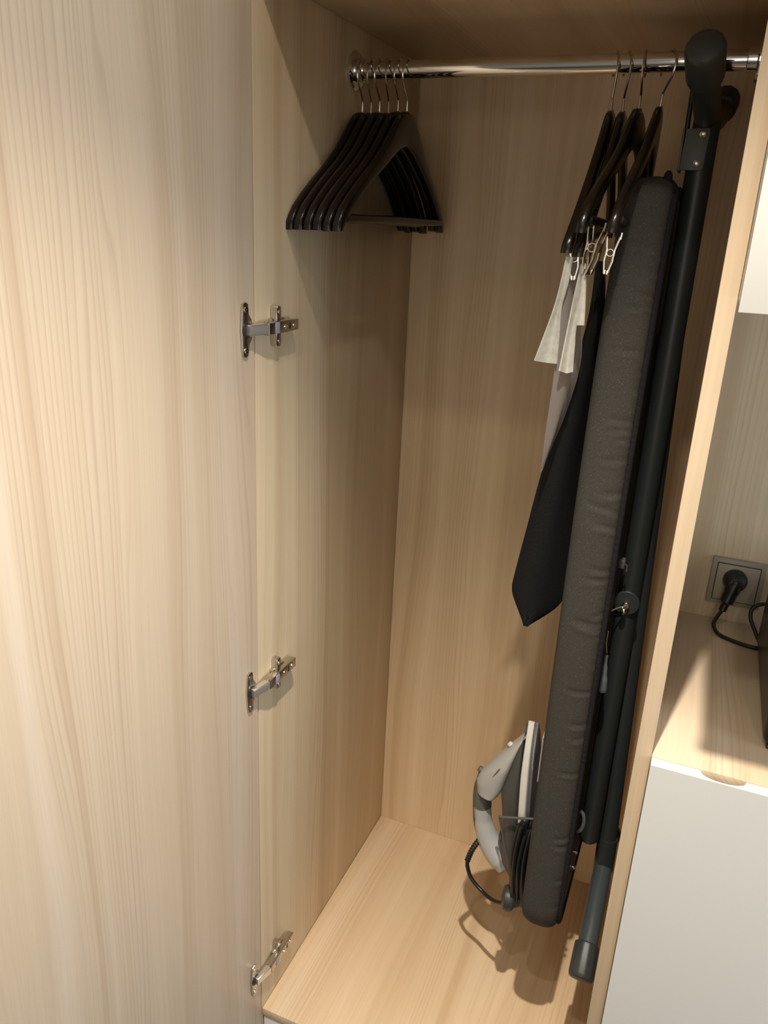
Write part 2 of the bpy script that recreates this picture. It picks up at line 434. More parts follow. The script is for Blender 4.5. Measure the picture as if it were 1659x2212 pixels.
# wall socket on the niche back
sk = thing('wall_socket', 'square beige wall socket on the niche back panel', 'socket', (0.684, YN, 0.840))
sx, sz = 0.684, 0.842
bm = B(); prism(bm, [(sx - 0.0435, sz - 0.043), (sx + 0.0435, sz - 0.043), (sx + 0.0435, sz + 0.043), (sx - 0.0435, sz + 0.043)], 'Y', YN - 0.010, YN - 0.0003, 0.002); obj('frame', bm, M['sock2'], sk)
bm = B(); box(bm, sx - 0.0355, sx + 0.0355, YN - 0.0104, YN - 0.0095, sz - 0.035, sz + 0.035); obj('joint_line', bm, M['darknick'], sk)
bm = B(); box(bm, sx - 0.034, sx + 0.034, YN - 0.0118, YN - 0.0098, sz - 0.0335, sz + 0.0335, 0.0008); obj('insert', bm, M['sock'], sk)

# black appliance standing at the right of the shelf with its cord and plug
ap = thing('coffee_machine', 'black appliance on the shelf at the right picture edge, plugged in', 'appliance', (0.82, -0.33, ZS))
bm = B(); box(bm, 0.727, 0.93, -0.50, -0.185, ZS + 0.006, ZS + 0.150, 0.012, 3); obj('body', bm, M['appl'], ap)
bm = B(); box(bm, 0.733, 0.926, -0.495, -0.19, ZS + 0.0002, ZS + 0.0065, 0.002); obj('base', bm, M['rubber'], ap)
bm = B(); box(bm, 0.752, 0.915, -0.47, -0.25, ZS + 0.1502, ZS + 0.166, 0.006); obj('lid', bm, M['appl'], ap)
pc = V((0.681, -0.128, 0.850))
bm = B()
lathe(bm, [(0.0, 0.0195), (0.006, 0.0202), (0.010, 0.0196), (0.022, 0.0150), (0.026, 0.0105), (0.027, 0.0)], (pc.x, YN - 0.0123, pc.z), (0, -1, 0), 28)
tube(bm, smooth([(pc.x, -0.132, pc.z - 0.002), (pc.x - 0.004, -0.137, pc.z - 0.018), (pc.x - 0.009, -0.141, pc.z - 0.038), (pc.x - 0.012, -0.143, pc.z - 0.050)], 4), [0.013] * 4 + [0.0115] * 4 + [0.0065] * 5, 14)
box(bm, pc.x - 0.004, pc.x + 0.006, -0.1445, -0.135, pc.z - 0.012, pc.z + 0.008, 0.0015)
obj('plug', bm, M['cord'], ap)
bm = B(); tube(bm, smooth([(pc.x - 0.0118, -0.1428, pc.z - 0.049), (0.663, -0.150, 0.790), (0.659, -0.162, 0.779), (0.668, -0.178, 0.7712), (0.690, -0.190, 0.7695), (0.722, -0.200, 0.7697), (0.734, -0.196, 0.772), (0.724, -0.188, 0.790), (0.712, -0.178, 0.812), (0.713, -0.172, 0.828), (0.728, -0.175, 0.840), (0.745, -0.190, 0.842)], 8), 0.0033, 10); obj('power_cord', bm, M['cord'], ap)

# ------------------------------------------------------------------ hangers
def hanger_body_outline(straight=False):
    if straight:
        return [(0.0, 0.0), (0.016, -0.0005), (0.025, -0.004), (0.036, -0.013), (0.054, -0.028), (0.082, -0.052), (0.114, -0.080), (0.148, -0.109), (0.178, -0.134), (0.200, -0.152), (0.2120, -0.1640), (0.2150, -0.1715), (0.212, -0.1760), (0.203, -0.1750), (0.194, -0.1690), (0.180, -0.1560), (0.148, -0.1300), (0.110, -0.1020), (0.070, -0.0760), (0.035, -0.0560), (0.0, -0.0460)]
    up = [(0.0, 0.0), (0.016, -0.0005), (0.027, -0.004), (0.040, -0.014), (0.056, -0.029), (0.080, -0.052), (0.112, -0.076), (0.148, -0.099), (0.180, -0.121), (0.204, -0.141), (0.216, -0.158), (0.2195, -0.1685), (0.216, -0.1725), (0.206, -0.1715), (0.196, -0.1640)]
    lo = [(0.182, -0.1500), (0.150, -0.1240), (0.110, -0.0985), (0.070, -0.0770), (0.035, -0.0585), (0.0, -0.0480)]
    half = up + lo
    return half
def make_hanger(name, label, group, x, tilt=0.0, yaw=0.0, dz=0.0, hookyaw=0.0, lean=0.0, straight=False):
    """x: rail position; yaw about the hook axis; lean: roll about the hanger's length axis (swing in x)"""
    base = V((x, YR, ZR))
    t = thing(name, label, 'hanger', base, group)
    half = hanger_body_outline(straight)
    # local: h along y, zr down from the top of the body, at z = 1.567
    MX = Matrix.Translation((x, YR, ZR)) @ Matrix.Rotation(lean, 4, 'Y') @ Matrix.Rotation(yaw, 4, 'Z') @ Matrix.Rotation(tilt, 4, 'X')
    zt = 1.567 - ZR + dz
    bm = B()
    def ringpts(w_, inset):
        return
    # body: ribbon sections along each arm with rounded edges
    up = half[:13]; lo = list(reversed(half[13:]))
    def at(poly, tt):
        L = [0]
        for a_, b_ in zip(poly[:-1], poly[1:]): L.append(L[-1] + math.hypot(b_[0] - a_[0], b_[1] - a_[1]))
        d = tt * L[-1]
        for i in range(len(poly) - 1):
            if d <= L[i + 1] + 1e-9:
                f = (d - L[i]) / max(1e-9, L[i + 1] - L[i]); return (poly[i][0] + (poly[i + 1][0] - poly[i][0]) * f, poly[i][1] + (poly[i + 1][1] - poly[i][1]) * f)
        return poly[-1]
    N = 22
    rings = []
    for k in range(-N, N + 1):
        tt = abs(k) / N; sg = 1 if k >= 0 else -1
        a_ = at(up, tt); b_ = at(lo, tt)
        th = 0.0060 + 0.0010 * tt
        bow = 0.010 * tt * tt           # shoulders sweep slightly towards the front face
        ring = []
        for j in range(16):
            an = 2 * math.pi * j / 16
            cu = math.copysign(abs(math.cos(an)) ** 0.6, math.cos(an)); su_ = math.copysign(abs(math.sin(an)) ** 0.6, math.sin(an))
            m_ = ((a_[0] + b_[0]) / 2, (a_[1] + b_[1]) / 2); e = ((a_[0] - b_[0]) / 2, (a_[1] - b_[1]) / 2)
            ring.append(V((su_ * th - bow, sg * (m_[0] + e[0] * cu), zt + m_[1] + e[1] * cu)))
        rings.append(ring)
    loft(bm, rings)
    bm.transform(MX); obj('shoulders', bm, M['hang'], t, True, 50)
    bm = B(); tube(bm, [(-0.006, -0.196, zt - 0.1555), (-0.003, 0, zt - 0.1545), (-0.006, 0.196, zt - 0.1555)], 0.0062, 12); bm.transform(MX); obj('trouser_bar', bm, M['hang'], t)
    # hook: wire from the body up, around the front of the rail, over it and down behind
    pts = [(0, 0, zt - 0.006), (0, 0, zt + 0.014), (0, -0.001, zt + 0.019)]
    rl = 0.0215; zc = 0.0125 + 0.0016 - rl
    pts += [(0, rl * math.cos(math.radians(d)), zc + rl * math.sin(math.radians(d))) for d in range(222, -30, -14)]
    bm = B(); tube(bm, smooth(pts, 3), 0.0015, 8); bm.transform(MX @ Matrix.Rotation(hookyaw, 4, 'Z')); obj('hook', bm, M['nickel'], t)
    bm = B(); lathe(bm, [(0, 0.0042), (0.0016, 0.0036), (0.0018, 0.0016)], (0, 0, zt - 0.0004), (0, 0, 1), 12); bm.transform(MX); obj('collar', bm, M['nickel'], t)
    return t, MX, zt
gl = 'dark wooden hangers bunched at the left end of the rail'
names = ['dark wooden hanger hung closest to the left wardrobe wall',
         'dark wooden hanger, second from the left wall in the left bunch',
         'dark wooden hanger, third from the left wall in the left bunch',
         'dark wooden hanger, fourth from the left wall in the left bunch',
         'dark wooden hanger, fifth from the left wall in the left bunch',
         'dark wooden hanger nearest the viewer of the left bunch, trouser bar fully visible']
for i, (x, yw, dz) in enumerate(((0.0145, 0.0, 0.0), (0.0290, 0, -0.001), (0.0436, 0, -0.0), (0.0582, 0, -0.001), (0.0737, -0.5, 0.001), (0.0886, -0.3, 0.0005))):
    make_hanger('wooden_hanger', names[i], gl, x, math.radians((0.6, 0.2, 0.4, 0.1, 0.8, 0.5)[i]), math.radians(yw), dz, math.radians((0, 4, -3, 6, 2, -2)[i]))
gr = 'dark wooden hangers at the right part of the rail'
RH = {}
RH[1] = make_hanger('wooden_hanger', 'leftmost dark hanger of the right bunch, holding the plastic bag', gr, 0.391, math.radians(2.8), math.radians(1.0), -0.0, math.radians(14), math.radians(-1.0), True)
RH[2] = make_hanger('wooden_hanger', 'dark hanger second from left in the right bunch, tip hanging low', gr, 0.4065, math.radians(3.6), math.radians(0.6), -0.001, math.radians(18), math.radians(-1.0), True)
RH[3] = make_hanger('wooden_hanger', 'dark hanger third in the right bunch, glossy tip turned left', gr, 0.4290, math.radians(-2.6), math.radians(-4.2), 0.001, math.radians(6), math.radians(-1.0))
RH[4] = make_hanger('wooden_hanger', 'dark hanger nearest the ironing board, leaning on its top', gr, 0.4605, math.radians(-2.4), math.radians(2.0), 0.003, math.radians(26), math.radians(4.0))

# chrome clips on the right hangers' bars
def clip(parent, c, ang=0.0, lean=0.0, s=1.0):
    """spring clip: two splayed plates closing at the jaws, wire spring between; c = jaw end, plates rise from it"""
    X = Matrix.Translation(c) @ Matrix.Rotation(ang, 4, 'Z') @ Matrix.Rotation(lean, 4, 'Y') @ Matrix.Scale(s, 4)
    bm = B()
    for sg in (1, -1):
        for yy in (-0.0065, 0.0065):
            pts = [(sg * 0.0012, yy, 0.0), (sg * 0.0045, yy, 0.016), (sg * 0.0040, yy, 0.028), (sg * 0.0085, yy, 0.050)]
            poly = [(p[0], p[2]) for p in pts]; back = [(p[0] + sg * 0.0011, p[2]) for p in reversed(pts)]
            prism(bm, poly + back, 'Y', yy - 0.0022, yy + 0.0022)
        box(bm, min(sg * 0.0040, sg * 0.0056), max(sg * 0.0040, sg * 0.0056), -0.0085, 0.0085, 0.022, 0.031)
        box(bm, min(sg * 0.0006, sg * 0.0022), max(sg * 0.0006, sg * 0.0022), -0.0085, 0.0085, 0.0, 0.005)
        box(bm, min(sg * 0.0078, sg * 0.0094), max(sg * 0.0078, sg * 0.0094), -0.0085, 0.0085, 0.043, 0.051)
    for k in range(5):
        y = -0.005 + k * 0.0025
        tube(bm, [(0.0042 * math.cos(a2), y, 0.026 + 0.0042 * math.sin(a2)) for a2 in [2 * math.pi * i / 12 for i in range(13)]], 0.0008, 6)
    bm.transform(X)
    return obj('chrome_clip', bm, M['nickel'], parent, True, 30)
clip(RH[1][0], (0.3985, -0.462, 1.349), 0.1, -0.05)
clip(RH[2][0], (0.4155, -0.468, 1.357), -0.25, 0.16, 1.25)
clip(RH[3][0], (0.4355, -0.452, 1.358), 0.2, 0.10, 1.0)

# ------------------------------------------------------------------ things clipped to the right hangers
def sheet(bm, rows, th=0.0008):
    """rows of points -> a thin closed slab"""
    R_, C_ = len(rows), len(rows[0])
    g = [[V(p) for p in r] for r in rows]
    def nrm(i, j):
        a_ = g[min(i + 1, R_ - 1)][j] - g[max(i - 1, 0)][j]; b_ = g[i][min(j + 1, C_ - 1)] - g[i][max(j - 1, 0)]
        n_ = a_.cross(b_); return n_.normalized() if n_.length > 1e-12 else V((1, 0, 0))
    A = [[bm.verts.new(g[i][j] + nrm(i, j) * th / 2) for j in range(C_)] for i in range(R_)]
    Bk = [[bm.verts.new(g[i][j] - nrm(i, j) * th / 2) for j in range(C_)] for i in range(R_)]
    for i in range(R_ - 1):
        for j in range(C_ - 1):
            bm.faces.new((A[i][j], A[i][j + 1], A[i + 1][j + 1], A[i + 1][j])); bm.faces.new((Bk[i][j], Bk[i + 1][j], Bk[i + 1][j + 1], Bk[i][j + 1]))
    for i in range(R_ - 1):
        bm.faces.new((A[i][0], A[i + 1][0], Bk[i + 1][0], Bk[i][0])); bm.faces.new((A[i][-1], Bk[i][-1], Bk[i + 1][-1], A[i + 1][-1]))
    for j in range(C_ - 1):
        bm.faces.new((A[0][j], Bk[0][j], Bk[0][j + 1], A[0][j + 1])); bm.faces.new((A[-1][j], A[-1][j + 1], Bk[-1][j + 1], Bk[-1][j]))
def resample(rows, nr=6, nc=5):
    rows = [smooth(r, nc) for r in rows]
    cols = [smooth([r[j] for r in rows], nr) for j in range(len(rows[0]))]
    return [[cols[j][i] for j in range(len(cols))] for i in range(len(cols[0]))]

lb = thing('laundry_bag', 'clear plastic laundry bag with white drawstrings, clipped to a hanger', 'bag', (0.395, -0.44, 1.36))
bm = B()
sheet(bm, resample([
    [(0.391, -0.470, 1.374), (0.398, -0.463, 1.374), (0.404, -0.450, 1.374), (0.408, -0.436, 1.374)],
    [(0.386, -0.468, 1.310), (0.396, -0.461, 1.310), (0.404, -0.446, 1.310), (0.410, -0.432, 1.310)],
    [(0.388, -0.462, 1.232), (0.401, -0.454, 1.232), (0.409, -0.443, 1.235), (0.416, -0.430, 1.240)],
    [(0.384, -0.452, 1.150), (0.395, -0.444, 1.150), (0.399, -0.436, 1.160), (0.404, -0.426, 1.170)],
    [(0.3815, -0.440, 1.084), (0.3835, -0.437, 1.088), (0.3855, -0.432, 1.100), (0.389, -0.424, 1.115)]]), 0.0007)
obj('film', bm, M['film'], lb, True, 60)
bm = B()
sheet(bm, resample([
    [(0.3895, -0.478, 1.377), (0.393, -0.474, 1.377), (0.397, -0.478, 1.377)],
    [(0.386, -0.477, 1.345), (0.390, -0.472, 1.345), (0.3945, -0.476, 1.345)],
    [(0.381, -0.474, 1.315), (0.385, -0.468, 1.315), (0.389, -0.472, 1.315)],
    [(0.372, -0.473, 1.280), (0.381, -0.464, 1.280), (0.390, -0.470, 1.280)],
    [(0.3625, -0.474, 1.244), (0.377, -0.460, 1.241), (0.391, -0.468, 1.242)]]), 0.0022)
o = obj('drawstring', bm, M['paper'], lb, True, 60); o['label'] = 'white cloth drawstring'
bm = B()
sheet(bm, resample([
    [(0.4085, -0.474, 1.369), (0.4105, -0.470, 1.370), (0.4125, -0.472, 1.369)],
    [(0.4045, -0.473, 1.335), (0.411, -0.466, 1.335), (0.4165, -0.468, 1.335)],
    [(0.4015, -0.472, 1.300), (0.406, -0.464, 1.300), (0.4105, -0.466, 1.300)],
    [(0.3985, -0.472, 1.262), (0.404, -0.462, 1.262), (0.411, -0.466, 1.262)],
    [(0.3965, -0.474, 1.234), (0.404, -0.461, 1.230), (0.4125, -0.466, 1.233)]]), 0.0022)
o = obj('drawstring', bm, M['paper'], lb, True, 60); o['label'] = 'white cloth drawstring'
bm = B()
sheet(bm, resample([
    [(0.4105, -0.4745, 1.366), (0.4120, -0.4725, 1.366), (0.4135, -0.4735, 1.366)],
    [(0.4125, -0.4765, 1.330), (0.4155, -0.4735, 1.330), (0.4185, -0.4745, 1.330)],
    [(0.4125, -0.4785, 1.2945), (0.4165, -0.4745, 1.2945), (0.4215, -0.4765, 1.2950)]]), 0.0018)
o = obj('drawstring', bm, M['paper'], lb, True, 60); o['label'] = 'short white cloth drawstring end'

# long black cloth bag, folded lengthwise, point down
bg = thing('garment_bag', 'long folded black cloth bag with pointed bottom hanging beside the ironing board', 'bag', (0.40, -0.395, 1.35))
left = [(0.417, -0.395, 1.372), (0.416, -0.392, 1.31), (0.409, -0.390, 1.25), (0.394, -0.390, 1.163), (0.377, -0.390, 1.077), (0.363, -0.390, 0.979), (0.3515, -0.390, 0.895), (0.3505, -0.390, 0.876), (0.3555, -0.394, 0.862), (0.3795, -0.409, 0.8265)]
crs = [(0.4205, -0.408, 1.372), (0.4215, -0.410, 1.31), (0.4215, -0.410, 1.254), (0.414, -0.411, 1.163), (0.403, -0.412, 1.058), (0.396, -0.412, 0.975), (0.391, -0.412, 0.923), (0.3865, -0.412, 0.885), (0.3845, -0.412, 0.860), (0.381, -0.4105, 0.826)]
rgt = [(0.424, -0.395, 1.372), (0.430, -0.380, 1.31), (0.4325, -0.362, 1.249), (0.4275, -0.360, 1.155), (0.4245, -0.360, 1.048), (0.4255, -0.360, 0.96), (0.4265, -0.360, 0.911), (0.4265, -0.360, 0.872), (0.4155, -0.372, 0.848), (0.3825, -0.408, 0.8265)]
bm = B(); rows = []
for a_, c_, r_ in zip(left, crs, rgt):
    a_, c_, r_ = V(a_), V(c_), V(r_)
    row = []
    for k in range(5):
        f = k / 5; p = a_.lerp(c_, f); row.append(p + V((0, -0.004 * math.sin(math.pi * f), 0)))
    row.append(c_ + V((0, 0.0045, 0)))
    for k in range(1, 6):
        f = k / 5; p = c_.lerp(r_, f); row.append(p + V((0.0, -0.004 * math.sin(math.pi * f), 0)))
    rows.append(row)
cols = [smooth([r[j] for r in rows], 5) for j in range(len(rows[0]))]
sheet(bm, [[cols[j][i] for j in range(len(cols))] for i in range(len(cols[0]))], 0.005)
obj('cloth', bm, M['black'], bg, True, 60)

# ------------------------------------------------------------------ ironing board, hung upright from the rail
ib = thing('ironing_board', 'grey covered folded ironing board hanging upright from the rail', 'ironing board', (0.49, -0.29, 0.265))
YC, HW = -0.290, 0.178           # centre and half width in y
ZB, ZTOP = 0.265, 1.484
def board_outline(n=700):
    """closed outline (y offset, z) of the board: square rounded foot below, tapering nose above"""
    pts = []
    rc = 0.075
    for i in range(13):
        a2 = math.radians(-90 + 90 * i / 12); pts.append((HW - rc + rc * math.cos(a2), ZB + rc + rc * math.sin(a2)))
    pts += [(HW, 0.55), (HW, 0.85), (HW - 0.001, 1.02), (HW - 0.008, 1.14), (HW - 0.018, 1.25), (HW - 0.034, 1.35)]
    nw = HW - 0.052
    pts += [(nw, 1.425), (nw - 0.018, 1.458), (nw - 0.050, 1.478), (0, ZTOP)]
    full = pts + [(-y, z) for y, z in reversed(pts[:-1])]
    full = [V((y, z, 0)) for y, z in full]
    full.append(full[0])
    L = [0.0]
    for a_, b_ in zip(full[:-1], full[1:]): L.append(L[-1] + (b_ - a_).length)
    out = []; i = 0
    for k in range(n):
        d = L[-1] * k / n
        while L[i + 1] < d: i += 1
        f = (d - L[i]) / max(1e-9, L[i + 1] - L[i]); p = full[i].lerp(full[i + 1], f); out.append((p.x, p.y, d))
    return out
OUT = board_outline()
XA, XB = 0.4355, 0.4985           # padded face (left) and underside (right)
XM, RX = (XA + XB) / 2, (XB - XA) / 2
def inward(i):
    n = len(OUT); a_, b_ = OUT[(i - 2) % n], OUT[(i + 2) % n]
    t = V((b_[0] - a_[0], b_[1] - a_[1], 0)).normalized(); return V((-t.y, t.x, 0))
rs = random.Random(3)
crease = []
d = 0.0
while d < OUT[-1][2]:
    crease.append((d, rs.uniform(0.25, 1.0), rs.uniform(0.0016, 0.0035), rs.uniform(-0.012, 0.016))); d += rs.choice((0.012, 0.02, 0.03, 0.045, 0.055)) * rs.uniform(0.7, 1.3)
bm = B(); rings = []
NR = 26
for k in range(NR + 1):
    an = math.pi * k / NR
    ring = []
    for i, (y, z, dd) in enumerate(OUT):
        inn = inward(i)
        rin = 0.030
        q = max(0.0, math.sin(an)) ** 0.62
        cx = math.copysign(abs(math.cos(an)) ** 0.80, math.cos(an))
        ins = rin * (1 - q)
        x = XM - RX * cx
        # gathered creases towards the underside edge
        wgt = max(0.0, (an / math.pi - 0.42) / 0.58)
        g = 0.0
        if wgt > 0:
            for cd, am, wd, sk in crease:
                e = dd - cd - sk * (wgt - 0.5)
                if abs(e) < 0.012:
                    reach = 1.0 if wgt > 1 - am else max(0.0, 1 - ((1 - am) - wgt) / 0.15)
                    g += reach * (math.exp(-(e / wd) ** 2) * 0.0022 - math.exp(-((e - 2.2 * wd) / (1.6 * wd)) ** 2) * 0.0010)
        ins += g
        ring.append(V((x, YC + y + inn.x * ins, z + inn.y * ins)))
    rings.append(ring)
vr = loft(bm, rings, True, False)
bm.faces.new(list(reversed(vr[0])))
obj('cover', bm, M['cover'], ib, True, 60)
# dark elastic hem rolled onto the underside
bm = B(); rings = []
for k in range(9):
    an = math.pi * 2 * k / 8
    ring = []
    for i, (y, z, dd) in enumerate(OUT):
        inn = inward(i); ins = 0.0210 + 0.0085 * -math.cos(an) + 0.0008 * math.sin(dd * 900); x = XB + 0.0005 + 0.0050 * math.sin(an)
        ring.append(V((x, YC + y + inn.x * ins, z + inn.y * ins)))
    rings.append(ring)
loft(bm, rings, True, False); bmesh.ops.remove_doubles(bm, verts=bm.verts[:], dist=1e-6)
obj('hem', bm, M['hem'], ib, True, 60)
bm = B()
vs = []
A = [bm.verts.new((XB - 0.004, YC + y + inward(i).x * 0.024, z + inward(i).y * 0.024)) for i, (y, z, dd) in enumerate(OUT) if i % 4 == 0]
A2 = [bm.verts.new((XB + 0.002, v_.co.y, v_.co.z)) for v_ in A]
bm.faces.new(A); bm.faces.new(list(reversed(A2)))
for i in range(len(A)): bm.faces.new((A[i], A[(i + 1) % len(A)], A2[(i + 1) % len(A)], A2[i]))
obj('underside_panel', bm, M['mesh'], ib)
# drawstring knot of the cover at the nose
bm = B(); sphere(bm, (0.492, -0.372, 1.452), (0.009, 0.008, 0.009), 12); tube(bm, smooth([(0.482, -0.362, 1.470), (0.490, -0.370, 1.458), (0.492, -0.374, 1.436)], 4), 0.003, 8); sphere(bm, (0.486, -0.350, 1.478), (0.006, 0.006, 0.010), 10)
obj('cover_knot', bm, M['hem'], ib)
# leg with the T foot that sits at the rail (upper end), straight down to the board's lower part
def rounded_end_tube(bm, p0, p1, r, ends=(0, 1)):
    p0, p1 = V(p0), V(p1); d = (p1 - p0); L = d.length; d.normalize()
    prof = []
    if 0 in ends: prof += [(0, 0.3 * r), (0.10 * r, 0.7 * r), (0.35 * r, 0.93 * r), (0.7 * r, r)]
    else: prof += [(0, r)]
    if 1 in ends: prof += [(L - 0.7 * r, r), (L - 0.35 * r, 0.93 * r), (L - 0.1 * r, 0.7 * r), (L, 0.3 * r)]
    else: prof += [(L, r)]
    lathe(bm, prof, p0, d, 26)
bm = B(); rounded_end_tube(bm, (0.5205, -0.303, 1.556), (0.5190, -0.303, 0.372), 0.0175, (1,)); legA = obj('leg', bm, M['tube'], ib)
bm = B(); rounded_end_tube(bm, (0.5195, -0.262, 1.274), (0.5520, -0.262, 0.300), 0.0165, (0,)); legB = obj('leg', bm, M['tube'], ib)
# curved T bars with rubber feet
pA = smooth([(0.5165, -0.435, 1.592), (0.5180, -0.400, 1.574), (0.5200, -0.350, 1.560), (0.5205, -0.300, 1.556), (0.5225, -0.240, 1.558), (0.5255, -0.170, 1.572), (0.5285, -0.130, 1.586)], 5)
bm = B(); tube(bm, pA, 0.0165, 20); obj('foot_bar', bm, M['tube'], ib)
pB = smooth([(0.5512, -0.425, 0.255), (0.5512, -0.375, 0.274), (0.5512, -0.325, 0.288), (0.5512, -0.280, 0.295), (0.5515, -0.230, 0.290), (0.5515, -0.170, 0.270), (0.5515, -0.125, 0.252)], 5)
bm = B(); tube(bm, pB, 0.0165, 20); obj('foot_bar', bm, M['tube2'], ib)
def rubber_foot(p, d, ribs=True, r=0.0228, L=0.055):
    bm = B()
    seg = 48
    prof = [(0, 0.0168), (0.002, r * 0.93), (0.006, r * 0.97), (L * 0.86, r), (L * 0.94, r * 0.96), (L * 0.985, r * 0.87), (L, r * 0.75), (L * 1.03, 0.001)]
    p = V(p); t = V(d).normalized(); up = V((0, 0, 1)); n_ = (up - t * up.dot(t)).normalized(); b_ = t.cross(n_)
    rings = []
    for q, (dd, rr) in enumerate(prof):
        rings.append([p + t * dd + (n_ * math.cos(2 * math.pi * k / seg) + b_ * math.sin(2 * math.pi * k / seg)) * (rr * (1 - (0.035 if ribs and k % 4 == 0 and 1 < q < 5 else 0))) for k in range(seg)])
    loft(bm, rings); return obj('rubber_foot', bm, M['rubber'], ib, True, 40)
rubber_foot((0.5162, -0.418, 1.583), (-0.05, -0.90, 0.44), True, 0.0225, 0.056)
rubber_foot((0.5288, -0.126, 1.588), (0.05, 0.90, 0.42), True, 0.0215, 0.050)
rubber_foot((0.5505, -0.418, 0.258), (0.0, -0.82, -0.58), True, 0.0212, 0.058)
rubber_foot((0.5505, -0.130, 0.254), (0.0, 0.86, -0.5), True, 0.0205, 0.050)
bm = B(); rounded_end_tube(bm, (0.5505, -0.262, 0.36), (0.5515, -0.268, 0.292), 0.0180, ()); obj('sleeve', bm, M['tube'], ib)
# hanging bracket: plate riveted to the leg, hook rod over the rail
bm = B(); prism(bm, [(0.4960, 1.490), (0.5235, 1.490), (0.5255, 1.493), (0.5275, 1.537), (0.5255, 1.541), (0.4980, 1.540)], 'Y', -0.3245, -0.3218, 0.0006)
box(bm, 0.4935, 0.4962, -0.3230, -0.284, 1.489, 1.541, 0.0006)
pl = obj('bracket_plate', bm, M['plate'], ib)
for x, z in ((0.5190, 1.5335), (0.5165, 1.4985)):
    bm = B(); lathe(bm, [(0, 0.0042), (0.0016, 0.0040), (0.0020, 0.0030), (0.0016, 0.0019), (0.0004, 0.0015)], (x, -0.3245, z), (0, -1, 0), 16)
    o = obj('eyelet', bm, M['ring'], None); o.parent = pl
bm = B(); tube(bm, smooth([(0.4985, -0.310, 1.500), (0.4975, -0.312, 1.545), (0.4970, -0.311, 1.590), (0.4970, -0.3075, 1.620), (0.4970, -0.297, 1.6385), (0.4970, -0.284, 1.6420), (0.4970, -0.270, 1.637), (0.4970, -0.2625, 1.622)], 5), 0.0032, 10)
obj('hook_rod', bm, M['mesh'], ib)
# pivot joint with bolt and spring wire
bm = B(); lathe(bm, [(0, 0.020), (0.004, 0.0205), (0.006, 0.019), (0.006, 0.0)], (0.519, -0.3185, 0.858), (0, -1, 0), 30); obj('pivot_cap', bm, M['tube'], ib)
bm = B(); lathe(bm, [(0, 0.0062), (0.006, 0.0062), (0.0075, 0.0050), (0.0078, 0.0)], (0.519, -0.3245, 0.856), (0, -1, 0), 14); sphere(bm, (0.5175, -0.336, 0.8490), (0.0052, 0.006, 0.0062), 10); obj('bolt', bm, M['nickel'], ib)
bm = B(); tube(bm, smooth([(0.519, -0.334, 0.8575), (0.508, -0.342, 0.8545), (0.494, -0.360, 0.8500), (0.489, -0.375, 0.848)], 4), 0.0014, 8); obj('spring_wire', bm, M['nickel'], ib)
bm = B(); box(bm, 0.5005, 0.509, -0.350, -0.338, 0.925, 0.940, 0.001); tube(bm, [(0.500, -0.352, 0.938), (0.512, -0.345, 0.930), (0.5125, -0.345, 0.920)], 0.0014, 8); obj('catch', bm, M['plate'], ib)
# height release lever with its wire
bm = B(); tube(bm, smooth([(0.5040, -0.362, 0.780), (0.5045, -0.364, 0.760), (0.5060, -0.366, 0.740), (0.5065, -0.366, 0.725), (0.5065, -0.364, 0.716)], 3), [0.003] * 3 + [0.0045] * 3 + [0.0060] * 3 + [0.0066] * 3 + [0.0045], 12); obj('release_lever', bm, M['lever'], ib)
bm = B(); tube(bm, smooth([(0.5035, -0.362, 0.785), (0.5005, -0.360, 0.802), (0.5005, -0.356, 0.820)], 3), 0.0013, 8); obj('lever_wire', bm, M['nickel'], ib)
# grey handle loop and screws low on the underside
bm = B(); tube(bm, smooth([(0.5005, -0.352, 0.470), (0.5070, -0.353, 0.463), (0.5095, -0.353, 0.448), (0.5070, -0.353, 0.432), (0.5005, -0.352, 0.424)], 5), 0.0032, 10); obj('grip_loop', bm, M['lever'], ib)
for z in (0.389, 0.356):
    bm = B(); lathe(bm, [(0, 0.0022), (0.005, 0.0022), (0.005, 0.0038), (0.0075, 0.0030), (0.008, 0.0)], (0.5000, -0.362, z), (1, 0, 0), 12); obj('screw', bm, M['chrome'], ib)

# ------------------------------------------------------------------ steam iron, standing tip up against the board
ir = thing('steam_iron', 'grey and white steam iron stored upright in its holder, tip up', 'iron', (0.37, -0.31, 0.265))
IY = -0.312
def xs(z): return 0.4065 + 0.075 * (0.592 - z)      # plane of the sole plate
def hw(z):                                          # half width of the sole at height z
    t = [(0.270, 0.040), (0.285, 0.050), (0.32, 0.0545), (0.40, 0.0550), (0.44, 0.052), (0.48, 0.0455), (0.52, 0.0360), (0.55, 0.0255), (0.575, 0.0130), (0.588, 0.0045), (0.594, 0.0008)]
    for a_, b_ in zip(t[:-1], t[1:]):
        if z <= b_[0]: f = max(0, (z - a_[0]) / (b_[0] - a_[0])); return a_[1] + (b_[1] - a_[1]) * f
    return t[-1][1]
def interp(t, z):
    if z <= t[0][0]: return t[0][1]
    for a_, b_ in zip(t[:-1], t[1:]):
        if z <= b_[0]: return a_[1] + (b_[1] - a_[1]) * (z - a_[0]) / (b_[0] - a_[0])
    return t[-1][1]
def section(z, xl, xr, wl, wr_, e=0.5, n=28):
    """closed ring in the plane z: left half-width wl, right half-width wr_, rounded by exponent e"""
    r = []; c = (xl + xr) / 2; a_ = (xr - xl) / 2
    for k in range(n):
        an = 2 * math.pi * k / n; cx = math.copysign(abs(math.cos(an)) ** e, math.cos(an)); sy = math.copysign(abs(math.sin(an)) ** e, math.sin(an))
        f = (cx + 1) / 2; r.append(V((c + a_ * cx, IY + sy * (wl + (wr_ - wl) * f), z)))
    return r
def zr(a_, b_, n): return [a_ + (b_ - a_) * i / (n - 1) for i in range(n)]
